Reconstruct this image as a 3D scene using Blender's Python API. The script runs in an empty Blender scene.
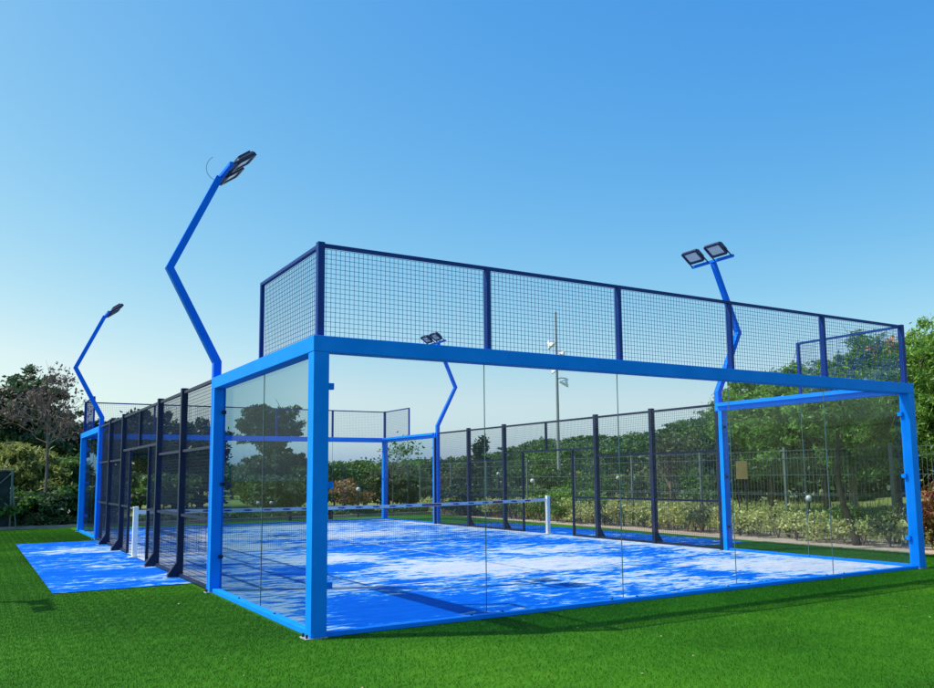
import bpy, bmesh, math, random
import numpy as np
from mathutils import Vector, Matrix
R = math.radians
sc = bpy.context.scene
COL = sc.collection
rng = np.random.default_rng(7)
random.seed(7)

# ------------------------------------------------------------------ object helpers
def tag(o, label=None, cat=None, group=None, kind=None):
    if label: o['label'] = label
    if cat: o['category'] = cat
    if group: o['group'] = group
    if kind: o['kind'] = kind
    return o

def empty(name, loc=(0, 0, 0), rz=0.0):
    o = bpy.data.objects.new(name, None)
    o.empty_display_size = .2
    COL.objects.link(o)
    o.location = loc
    o.rotation_euler = (0, 0, rz)
    return o

def link(name, me, mat=None, parent=None):
    o = bpy.data.objects.new(name, me)
    COL.objects.link(o)
    if mat is not None and not me.materials:
        me.materials.append(mat)
    if parent is not None:
        o.parent = parent
    return o

class MB:
    """collects boxes and tubes into one mesh"""
    def __init__(s): s.v = []; s.f = []
    def box(s, x0, x1, y0, y1, z0, z1):
        b = len(s.v)
        x0, x1 = min(x0, x1), max(x0, x1); y0, y1 = min(y0, y1), max(y0, y1)
        s.v += [(x0, y0, z0), (x1, y0, z0), (x1, y1, z0), (x0, y1, z0), (x0, y0, z1), (x1, y0, z1), (x1, y1, z1), (x0, y1, z1)]
        s.f += [tuple(b + i for i in q) for q in ((0, 3, 2, 1), (4, 5, 6, 7), (0, 1, 5, 4), (1, 2, 6, 5), (2, 3, 7, 6), (3, 0, 4, 7))]
        return s
    def tube(s, pts, rad, n=8, cap=True, rot=0.0):
        pts = [Vector(p) for p in pts]
        if not isinstance(rad, (list, tuple)): rad = [rad] * len(pts)
        rings = []
        prev = None
        for i, p in enumerate(pts):
            if i == 0: t = (pts[1] - p).normalized()
            elif i == len(pts) - 1: t = (p - pts[i - 1]).normalized()
            else: t = ((pts[i + 1] - p).normalized() + (p - pts[i - 1]).normalized()).normalized()
            if prev is None:
                a = Vector((0, 1, 0)) if abs(t.y) < .9 else Vector((1, 0, 0))
            else: a = prev
            u = (a - t * a.dot(t)).normalized(); w = t.cross(u)
            prev = u
            b = len(s.v)
            for k in range(n):
                an = rot + 2 * math.pi * k / n
                q = p + (u * math.cos(an) + w * math.sin(an)) * rad[i]
                s.v.append(tuple(q))
            rings.append(b)
        for a, b in zip(rings, rings[1:]):
            for k in range(n):
                s.f.append((a + k, a + (k + 1) % n, b + (k + 1) % n, b + k))
        if cap:
            s.f.append(tuple(rings[0] + k for k in reversed(range(n))))
            s.f.append(tuple(rings[-1] + k for k in range(n)))
        return s
    def lathe(s, prof, c=(0, 0, 0), n=16, axis='z'):
        b0 = len(s.v)
        for (r, z) in prof:
            for k in range(n):
                a = 2 * math.pi * k / n
                p = (r * math.cos(a), r * math.sin(a), z)
                if axis == 'x': p = (p[2], p[0], p[1])
                s.v.append((c[0] + p[0], c[1] + p[1], c[2] + p[2]))
        for i in range(len(prof) - 1):
            for k in range(n):
                s.f.append((b0 + i * n + k, b0 + i * n + (k + 1) % n, b0 + (i + 1) * n + (k + 1) % n, b0 + (i + 1) * n + k))
        return s
    def mesh(s, name, smooth=False):
        me = bpy.data.meshes.new(name)
        me.from_pydata(s.v, [], s.f)
        me.validate()
        if smooth:
            me.polygons.foreach_set('use_smooth', [True] * len(me.polygons))
        return me
    def build(s, name, mat, parent=None, bevel=0.0, smooth=False):
        me = s.mesh(name, smooth)
        o = link(name, me, mat, parent)
        if bevel:
            m = o.modifiers.new('bevel', 'BEVEL'); m.width = bevel; m.segments = 2; m.limit_method = 'ANGLE'
        return o

def box_part(name, dims, mat, parent, bevel=0.0):
    return MB().box(*dims).build(name, mat, parent, bevel)

def np_mesh(name, V, F):
    me = bpy.data.meshes.new(name)
    nf, k = F.shape
    me.vertices.add(len(V)); me.vertices.foreach_set('co', V.astype(np.float32).ravel())
    me.loops.add(nf * k); me.loops.foreach_set('vertex_index', F.astype(np.int32).ravel())
    me.polygons.add(nf)
    me.polygons.foreach_set('loop_start', np.arange(0, nf * k, k, dtype=np.int32))
    me.polygons.foreach_set('loop_total', np.full(nf, k, dtype=np.int32))
    me.update(calc_edges=True)
    return me

# ------------------------------------------------------------------ material helpers
class NT:
    def __init__(s, name):
        s.m = bpy.data.materials.new(name); s.m.use_nodes = True
        s.t = s.m.node_tree; s.t.nodes.clear()
        s.out = s.t.nodes.new('ShaderNodeOutputMaterial')
    def n(s, typ, inp=None, **kw):
        nd = s.t.nodes.new(typ)
        for k, v in kw.items(): setattr(nd, k, v)
        for k, v in (inp or {}).items():
            if hasattr(v, 'is_output') : s.t.links.new(v, nd.inputs[k])
            else: nd.inputs[k].default_value = v
        return nd
    def mix(s, fac, a, b, blend='MIX'):
        nd = s.n('ShaderNodeMix', data_type='RGBA', blend_type=blend)
        for i, v in ((0, fac), (6, a), (7, b)):
            if hasattr(v, 'is_output'): s.t.links.new(v, nd.inputs[i])
            else: nd.inputs[i].default_value = v
        return nd.outputs[2]
    def math(s, op, a, b=0.0, c=0.0, clamp=False):
        nd = s.n('ShaderNodeMath', operation=op, use_clamp=clamp)
        for i, v in enumerate((a, b, c)):
            if hasattr(v, 'is_output'): s.t.links.new(v, nd.inputs[i])
            else: nd.inputs[i].default_value = v
        return nd.outputs[0]
    def noise(s, scale, detail=4, rough=.55, vec=None, dist=0.0):
        nd = s.n('ShaderNodeTexNoise', {'Scale': scale, 'Detail': detail, 'Roughness': rough, 'Distortion': dist})
        if vec is not None: s.t.links.new(vec, nd.inputs['Vector'])
        return nd.outputs['Fac']
    def ramp(s, fac, stops, interp='LINEAR'):
        nd = s.n('ShaderNodeValToRGB', {'Fac': fac})
        cr = nd.color_ramp; cr.interpolation = interp
        while len(cr.elements) < len(stops): cr.elements.new(.5)
        for e, (p, c) in zip(cr.elements, stops):
            e.position = p; e.color = c if len(c) == 4 else (*c, 1)
        return nd.outputs['Color']
    def bsdf(s, col, rough=.5, spec=.5, metal=0.0, normal=None, **extra):
        nd = s.n('ShaderNodeBsdfPrincipled')
        for k, v in (('Base Color', col), ('Roughness', rough), ('Specular IOR Level', spec), ('Metallic', metal)):
            if hasattr(v, 'is_output'): s.t.links.new(v, nd.inputs[k])
            else: nd.inputs[k].default_value = (*v, 1) if k == 'Base Color' and len(v) == 3 else v
        for k, v in extra.items(): nd.inputs[k].default_value = v
        if normal is not None: s.t.links.new(normal, nd.inputs['Normal'])
        return nd.outputs['BSDF']
    def bump(s, h, strength=.3, dist=.01):
        return s.n('ShaderNodeBump', {'Height': h, 'Strength': strength, 'Distance': dist}).outputs['Normal']
    def done(s, sh):
        s.t.links.new(sh, s.out.inputs['Surface']); return s.m
    def pos(s): return s.n('ShaderNodeNewGeometry').outputs['Position']
    def obj(s): return s.n('ShaderNodeTexCoord').outputs['Object']

def paint(name, col, rough=.4, spec=.5, dirt=.12, bump=.05):
    t = NT(name)
    p = t.pos()
    n1 = t.noise(3.1, 5, .6, p); n2 = t.noise(60, 3, .5, p)
    dark = tuple(c * (1 - dirt) for c in col); lite = tuple(min(1, c * (1 + dirt) + .01) for c in col)
    c = t.ramp(n1, [(.3, dark), (.7, lite)])
    r = t.math('MULTIPLY_ADD', n1, .2, rough - .1)
    return t.done(t.bsdf(c, r, spec, normal=t.bump(n2, bump, .002)))

def leafy(name, cols, rough=.55, trans=.3, k=1.7):
    cols = [tuple(min(.9, c * k) for c in q) for q in cols]
    """leaf material: colour differs leaf by leaf and over large patches"""
    t = NT(name)
    g = t.n('ShaderNodeNewGeometry')
    ri = g.outputs['Random Per Island']
    n = t.noise(.9, 3, .6, g.outputs['Position'])
    f = t.math('ADD', t.math('MULTIPLY', ri, .6), t.math('MULTIPLY', n, .45))
    c = t.ramp(f, [(.15, cols[0]), (.5, cols[1]), (.85, cols[2])])
    d = t.bsdf(c, rough, .35)
    tr = t.n('ShaderNodeBsdfTranslucent', {'Color': t.mix(.5, c, (*cols[2], 1))}).outputs[0]
    mx = t.n('ShaderNodeMixShader', {0: trans}); t.t.links.new(d, mx.inputs[1]); t.t.links.new(tr, mx.inputs[2])
    return t.done(mx.outputs[0])

M = {}
M['blue'] = paint('blue_paint', (.001, .245, .95), .5, .04, .06)
M['navy'] = paint('navy_paint', (.008, .016, .055), .5, .25, .15)
M['screen_navy'] = paint('screen_navy_paint', (.004, .040, .24), .5, .15, .1)
M['wire'] = paint('navy_wire', (.012, .022, .06), .45, .4, .1)
M['screen_wire'] = paint('screen_wire', (.008, .045, .20), .5, .15, .1)
M['white'] = paint('white_paint', (.80, .80, .80), .4, .5, .05)
M['black'] = paint('black_plastic', (.018, .018, .025), .5, .4, .2)
M['lamp_blue'] = paint('lamp_blue_paint', (.001, .16, .85), .5, .05, .06)
M['lamp_case'] = paint('lamp_case_paint', (.008, .012, .06), .4, .5, .15)
M['galv'] = paint('galvanised_steel', (.42, .44, .46), .45, .5, .12)
M['mast'] = paint('mast_grey', (.22, .24, .27), .5, .3, .12)
M['fence_grey'] = paint('grey_green_fence', (.12, .15, .14), .5, .4, .15)
M['net'] = paint('net_cord', (.015, .017, .03), .8, .2, .2)
M['bark'] = paint('bark', (.10, .075, .055), .9, .1, .4, .8)
M['dark_bark'] = paint('dark_bark', (.05, .038, .03), .9, .1, .4, .8)
M['twig'] = paint('dry_twig', (.20, .145, .125), .9, .1, .3, .5)
M['timber'] = paint('dark_timber', (.035, .035, .045), .7, .2, .3, .4)
M['ochre'] = paint('ochre_render', (.34, .23, .08), .85, .2, .12, .4)
M['roof'] = paint('roof_tile', (.25, .11, .07), .85, .2, .3, .5)
M['concrete'] = paint('pale_concrete', (.38, .36, .28), .85, .2, .2, .4)
M['dark_glass'] = paint('window_glass', (.02, .025, .03), .08, .8, .1)
M['fabric'] = paint('dark_windbreak_fabric', (.025, .03, .035), .9, .1, .3)
M['opal'] = paint('opal_globe', (.62, .62, .60), .25, .5, .03)
M['lens'] = paint('lamp_lens', (.62, .62, .66), .2, .6, .05)

def glass_mat():
    t = NT('clear_glass')
    g = t.n('ShaderNodeNewGeometry')
    d = t.n('ShaderNodeVectorMath', operation='DOT_PRODUCT')
    t.t.links.new(g.outputs['Incoming'], d.inputs[0]); t.t.links.new(g.outputs['Normal'], d.inputs[1])
    c = t.math('ABSOLUTE', d.outputs['Value'])
    f = t.math('MULTIPLY_ADD', t.math('POWER', t.math('SUBTRACT', 1.0, c), 5.0), .13, .010, True)
    dust = t.noise(2.3, 5, .65, g.outputs['Position'])
    # slanting rays cross more of the tinted pane
    inv = t.math('POWER', t.math('DIVIDE', 1.0, t.math('MAXIMUM', c, .24)), 1.8)
    cc = t.n('ShaderNodeCombineColor', {0: t.math('POWER', .95, inv), 1: t.math('POWER', .968, inv), 2: t.math('POWER', .975, inv)}).outputs[0]
    tr = t.n('ShaderNodeBsdfTransparent', {'Color': cc}).outputs[0]
    df = t.n('ShaderNodeBsdfDiffuse', {'Color': (.75, .78, .8, 1)}).outputs[0]
    dm = t.n('ShaderNodeMixShader', {0: t.math('MULTIPLY', dust, .006)})
    t.t.links.new(tr, dm.inputs[1]); t.t.links.new(df, dm.inputs[2])
    gl = t.n('ShaderNodeBsdfGlossy', {'Color': (.96, .98, 1, 1), 'Roughness': 0.0}).outputs[0]
    mx = t.n('ShaderNodeMixShader', {0: f})
    t.t.links.new(dm.outputs[0], mx.inputs[1]); t.t.links.new(gl, mx.inputs[2])
    return t.done(mx.outputs[0])
M['glass'] = glass_mat()
M['seal'] = paint('silicone_seal', (.10, .19, .22), .4, .5, .1)

# ------------------------------------------------------------------ court surface
def court_mat(name, biases, base=-.02, edge=False):
    """blue carpet with pale sand lying on it in patches"""
    t = NT(name)
    p = t.pos()
    mp = t.n('ShaderNodeMapping', {'Vector': p, 'Rotation': (0, 0, R(-33)), 'Scale': (.55, 1.35, 1)}).outputs[0]
    big = t.noise(.42, 3, .5, mp, .6)
    mid = t.noise(2.3, 6, .70, mp, .9)
    fine = t.noise(5.2, 7, .72, mp, .7)
    grain = t.noise(160, 2, .6, p)
    f = t.math('ADD', t.math('MULTIPLY', big, .22), t.math('MULTIPLY', mid, .44))
    f = t.math('ADD', f, t.math('MULTIPLY', fine, .69))
    for (x, y, r, a) in biases:
        d = t.n('ShaderNodeVectorMath', operation='DISTANCE'); t.t.links.new(p, d.inputs[0]); d.inputs[1].default_value = (x, y, 0)
        m = t.n('ShaderNodeMapRange', {'Value': d.outputs['Value'], 'From Min': r, 'From Max': 0.0, 'To Min': 0.0, 'To Max': a}, interpolation_type='SMOOTHSTEP')
        f = t.math('ADD', f, m.outputs[0])
    if edge:
        sx = t.n('ShaderNodeSeparateXYZ', {0: p}).outputs[0]
        e = t.math('ABSOLUTE', t.math('SUBTRACT', sx, 5.02))
        m = t.n('ShaderNodeMapRange', {'Value': e, 'From Min': 4.15, 'From Max': 4.95, 'To Min': 0.0, 'To Max': .11})
        f = t.math('ADD', f, m.outputs[0])
    f = t.math('ADD', f, base)
    f = t.math('ADD', f, t.math('MULTIPLY', t.math('SUBTRACT', grain, .5), .10))
    m = t.n('ShaderNodeMapRange', {'Value': f, 'From Min': .625, 'From Max': .765, 'To Min': 0.0, 'To Max': 1.0}, interpolation_type='SMOOTHSTEP').outputs[0]
    bl = t.ramp(fine, [(.3, (.0003, .075, .50)), (.7, (.0006, .125, .62))])
    sand = t.ramp(mid, [(.35, (.46, .45, .53)), (.65, (.60, .58, .64))])
    st = t.noise(15, 5, .75, mp, .3)
    st = t.n('ShaderNodeMapRange', {'Value': st, 'From Min': .38, 'From Max': .56, 'To Min': .62, 'To Max': .98}).outputs[0]
    mm = t.math('MULTIPLY', m, st)
    az = t.mix(t.n('ShaderNodeMapRange', {'Value': mm, 'From Min': 0.0, 'From Max': .38}).outputs[0], bl, (.03, .30, .66, 1))
    c = t.mix(t.n('ShaderNodeMapRange', {'Value': mm, 'From Min': .28, 'From Max': .9}).outputs[0], az, sand)
    return t.done(t.bsdf(c, .9, .04, normal=t.bump(grain, .5, .006)))

def sheet(name, pts, z, mat, label=None):
    me = bpy.data.meshes.new(name)
    me.from_pydata([(x, y, z) for x, y in pts], [], [tuple(range(len(pts)))])
    o = link(name, me, mat)
    tag(o, kind='structure')
    return o

CW = 10.04     # court width, x from 0 to CW, y from 0 to 20
white_b = [(4.4, 4.4, 2.0, .17), (6.2, 4.0, 1.7, .15), (8.3, 1.9, 1.6, .17), (2.6, 7.5, 2.0, .14), (2.4, 11.0, 1.6, .12), (6.0, 13.0, 2.2, .10), (1.3, 3.3, 1.2, .10), (5.8, 17.5, 3.0, .12), (8.9, .9, 1.3, .14), (2.6, 14.5, 2.4, .12), (1.2, 9.0, 1.4, .08), (7.2, 6.0, 1.6, .08)]
blue_b = [(1.5, 1.2, 1.9, -.13), (3.7, .9, 1.5, -.06), (4.8, 7.0, 1.3, -.08), (8.2, 9.0, 2.2, -.07), (4.6, 9.0, 1.5, -.10), (6.9, 1.4, 1.0, -.10), (2.2, 5.6, 1.1, -.12), (8.5, 5.0, 1.0, -.05)]
M['court'] = court_mat('blue_court_carpet', white_b + blue_b, -.006, True)
M['pad'] = court_mat('blue_side_carpet', [(-.2, 8, 1.2, .06), (-.1, 12.5, 1.8, .10), (-1.2, 12.5, 1.2, .05), (-1.0, 8.6, .9, .05)], -.062)
sheet('court_floor', [(.045, .045), (CW - .045, .045), (CW - .045, 19.955), (.045, 19.955)], .012, M['court'])
sheet('side_path', [(-1.78, 5.06), (.030, 5.06), (.030, 15.4), (-1.78, 15.4)], .010, M['pad'])
sheet('side_path', [(CW - .030, 5.06), (CW + 1.78, 5.06), (CW + 1.78, 15.4), (CW - .030, 15.4)], .010, M['pad'])
def line_mat():
    t = NT('court_line_paint')
    n = t.noise(5, 5, .7, t.pos())
    return t.done(t.bsdf(t.ramp(n, [(.42, (.16, .27, .62)), (.62, (.62, .64, .72))]), .85, .1))
M['line'] = line_mat()
for (x0, x1, y0, y1) in ((.2, CW - .2, 3.05, 3.10), (.2, CW - .2, 16.90, 16.95), (4.995, 5.045, 3.104, 9.9), (4.995, 5.045, 10.1, 16.896)):
    sheet('court_line', [(x0, y0), (x1, y0), (x1, y1), (x0, y1)], .016, M['line'])

# ------------------------------------------------------------------ turf
def turf_mat(name, k=1.0):
    t = NT(name)
    p = t.pos()
    a = t.noise(.33, 3, .5, p, .5); b = t.noise(2.2, 4, .6, p); c = t.noise(95, 3, .7, p)
    g = t.n('ShaderNodeNewGeometry').outputs['Random Per Island']
    f = t.math('ADD', t.math('MULTIPLY', a, .45), t.math('ADD', t.math('MULTIPLY', b, .25), t.math('MULTIPLY', c if k == 1.0 else g, .30)))
    sx = t.n('ShaderNodeSeparateXYZ', {0: p}).outputs
    wv = t.math('FRACT', t.math('MULTIPLY', t.math('ADD', sx[1], t.math('MULTIPLY', b, .10)), .25))
    band = t.math('MULTIPLY', t.math('SUBTRACT', t.math('GREATER_THAN', t.math('FRACT', t.math('MULTIPLY', t.math('ADD', sx[1], 40.0), .125)), .5), .5), .045)
    seam = t.math('MULTIPLY', t.math('LESS_THAN', t.math('ABSOLUTE', t.math('SUBTRACT', wv, .5)), .004), -.06)
    f = t.math('ADD', f, t.math('ADD', band, seam))
    big = t.noise(.14, 2, .5, p, .3)
    f = t.math('ADD', f, t.math('MULTIPLY', t.math('SUBTRACT', big, .5), .35))
    col = t.ramp(f, [(.34, (.016, .090, .002)), (.54, (.036, .160, .004)), (.74, (.085, .25, .010))])
    return t.done(t.bsdf(col, .75, .10, normal=t.bump(c, .9, .012)))
M['turf'] = turf_mat('green_turf')
M['blade'] = turf_mat('green_turf_blade', .9)
sheet('turf', [(-13, -13), (12.9, -13), (12.2, -4), (12.15, 1.0), (12.2, 4.4), (12.75, 11.4), (13.2, 22.3), (-13, 22.7)], 0.0, M['turf'])

def turf_blades():
    n = 330
    x = rng.uniform(-.125, .125, n); y = rng.uniform(-.125, .125, n)
    a = rng.uniform(0, 2 * np.pi, n); h = rng.uniform(.006, .014, n); w = rng.uniform(.0012, .0024, n)
    la = rng.uniform(0, 2 * np.pi, n); ll = rng.uniform(.002, .010, n)
    V = np.zeros((n, 4, 3))
    ux, uy = np.cos(a) * w, np.sin(a) * w
    V[:, 0] = np.c_[x - ux, y - uy, np.zeros(n)]; V[:, 1] = np.c_[x + ux, y + uy, np.zeros(n)]
    tx, ty = x + np.cos(la) * ll, y + np.sin(la) * ll
    V[:, 2] = np.c_[tx + ux * .5, ty + uy * .5, h]; V[:, 3] = np.c_[tx - ux * .5, ty - uy * .5, h]
    F = np.arange(n * 4).reshape(n, 4)
    me = np_mesh('turf_grass', V.reshape(-1, 3), F)
    o = link('turf_grass', me, M['blade'])
    tag(o, 'short bright green artificial grass around the blue court', 'grass', kind='stuff')
    ng = bpy.data.node_groups.new('scatter_turf', 'GeometryNodeTree')
    ng.interface.new_socket('Geometry', in_out='INPUT', socket_type='NodeSocketGeometry')
    ng.interface.new_socket('Geometry', in_out='OUTPUT', socket_type='NodeSocketGeometry')
    N = ng.nodes; L = ng.links
    gi = N.new('NodeGroupInput'); go = N.new('NodeGroupOutput')
    # tile centres: (x range, y range) blocks that leave the court and side paths free
    blocks = [(-7.0, 12.0, -4.75, -.25 + .25), (-5.0, 0.0, 0.0, 5.0), (-4.0, -1.75, 5.0, 15.5), (-3.0, 0.0, 15.5, 22.0), (CW, 12.2, 0.0, 5.0)]
    join = N.new('GeometryNodeJoinGeometry')
    for (x0, x1, y0, y1) in blocks:
        nx, ny = max(2, int(round((x1 - x0) / .25))), max(2, int(round((y1 - y0) / .25)))
        g = N.new('GeometryNodeMeshGrid')
        g.inputs['Size X'].default_value = (nx - 1) * .25; g.inputs['Size Y'].default_value = (ny - 1) * .25
        g.inputs['Vertices X'].default_value = nx; g.inputs['Vertices Y'].default_value = ny
        tr = N.new('GeometryNodeTransform')
        tr.inputs['Translation'].default_value = (x0 + nx * .125, y0 + ny * .125, .001)
        L.new(g.outputs['Mesh'], tr.inputs['Geometry']); L.new(tr.outputs[0], join.inputs[0])
    ip = N.new('GeometryNodeInstanceOnPoints')
    L.new(join.outputs[0], ip.inputs['Points']); L.new(gi.outputs[0], ip.inputs['Instance'])
    rv = N.new('FunctionNodeRandomValue'); rv.data_type = 'INT'
    rv.inputs[4].default_value = 0; rv.inputs[5].default_value = 3
    mm = N.new('ShaderNodeMath'); mm.operation = 'MULTIPLY'; mm.inputs[1].default_value = math.pi / 2
    L.new(rv.outputs[2], mm.inputs[0])
    cx = N.new('ShaderNodeCombineXYZ'); L.new(mm.outputs[0], cx.inputs[2]); L.new(cx.outputs[0], ip.inputs['Rotation'])
    L.new(ip.outputs[0], go.inputs[0])
    md = o.modifiers.new('scatter', 'NODES'); md.node_group = ng
turf_blades()

def soil_mat(name, c0, c1, c2):
    t = NT(name); p = t.pos()
    a = t.noise(.25, 5, .6, p); b = t.noise(3, 6, .7, p); c = t.noise(30, 4, .7, p)
    f = t.math('ADD', t.math('MULTIPLY', a, .4), t.math('ADD', t.math('MULTIPLY', b, .35), t.math('MULTIPLY', c, .25)))
    return t.done(t.bsdf(t.ramp(f, [(.35, c0), (.5, c1), (.65, c2)]), .95, .1, normal=t.bump(c, .7, .03)))
M['soil'] = soil_mat('pinkish_soil', (.28, .19, .14), (.46, .34, .27), (.60, .48, .40))
M['ground'] = soil_mat('dry_grassland', (.11, .15, .04), (.22, .25, .07), (.40, .37, .15))
sheet('planting_bed', [(12.0, -13), (15.6, -13), (15.6, 24.8), (-13, 25.2), (-13, 22.0), (12.6, 22.0)], -.012, M['soil'])
# kerb between turf and bed (behind the court and along its right side)
M['kerb'] = paint('stone_kerb', (.30, .26, .22), .85, .2, .2, .4)
MB().box(-13, 13.3, 22.62, 22.74, -.01, .09).build('kerb', M['kerb'])['kind'] = 'structure'

# terrain: large flat ground with a wooded hill rising behind on the right
CAMP = Vector((-2.8177, -7.7439, 1.517))
def bearing(px): return 0.5511 + math.atan((px - 483.6) / 834.76) # compass bearing seen at image column px
def spot(px, d):
    a = bearing(px); return (CAMP.x + math.sin(a) * d, CAMP.y + math.cos(a) * d)
def skyline(a, d):
    """height of the tree tops at compass bearing a (degrees), distance d"""
    e = np.interp(a, [12, 20, 28.3, 31.3, 34.2, 36.7, 39.5, 42.5, 45, 47.3, 50.5, 60], [1.1, 1.2, 1.3, 1.8, 2.3, 2.7, 2.75, 2.9, 3.7, 4.5, 5.0, 5.2])
    return 1.517 + d * math.tan(R(float(e)))
def hill_h(x, y):
    dx, dy = x - CAMP.x, y - CAMP.y
    d = math.hypot(dx, dy); a = math.degrees(math.atan2(dx, dy))
    g = max(0.0, min(1.0, (d - 62) / 60.0)); g = g * g * (3 - 2 * g)
    top = skyline(a, 130.0) - 4.3
    return max(0.0, top) * g + .2 * math.sin(x * .07) * math.cos(y * .05) * min(1, max(0, (d - 45) / 30))
gv, gf = [], []
xs = [-400, -250, -150, -100] + list(range(-80, 181, 6)) + [210, 260, 330, 420]
ys = [-200, -100, -60, -30] + list(range(-20, 181, 6)) + [210, 260, 330, 420]
for y in ys:
    for x in xs: gv.append((x, y, hill_h(x, y) - .03))
for j in range(len(ys) - 1):
    for i in range(len(xs) - 1):
        a = j * len(xs) + i; gf.append((a, a + 1, a + 1 + len(xs), a + len(xs)))
me = bpy.data.meshes.new('terrain'); me.from_pydata(gv, [], gf)
me.polygons.foreach_set('use_smooth', [True] * len(me.polygons))
tag(link('terrain', me, M['ground']), kind='structure')

# ------------------------------------------------------------------ welded mesh
def wire_box(V, a, b, w):
    """thin square rod from a to b (axis aligned)"""
    lo = np.minimum(a, b); hi = np.maximum(a, b)
    h = w / 2
    ax = int(np.argmax(hi - lo))
    for k in range(3):
        if k != ax: lo[k] -= h; hi[k] += h
    V.append((*lo, *hi))

def wire_panel(name, axis, c, u0, u1, z0, z1, mat, parent, pitch=.05, w=.0036, side=1):
    """welded wire mesh in the plane axis=c; u along the other horizontal axis"""
    m = MB()
    h = w / 2
    nu = max(1, int(round((u1 - u0) / pitch))); nz = max(1, int(round((z1 - z0) / pitch)))
    for i in range(nu + 1):
        u = u0 + (u1 - u0) * i / nu
        if axis == 'y': m.box(u - h, u + h, c - h, c + h, z0, z1)
        else: m.box(c - h, c + h, u - h, u + h, z0, z1)
    for i in range(nz + 1):
        z = z0 + (z1 - z0) * i / nz
        o = side * w
        if axis == 'y': m.box(u0, u1, c + o - h, c + o + h, z - h, z + h)
        else: m.box(c + o - h, c + o + h, u0, u1, z - h, z + h)
    return m.build(name, mat, parent)

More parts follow.
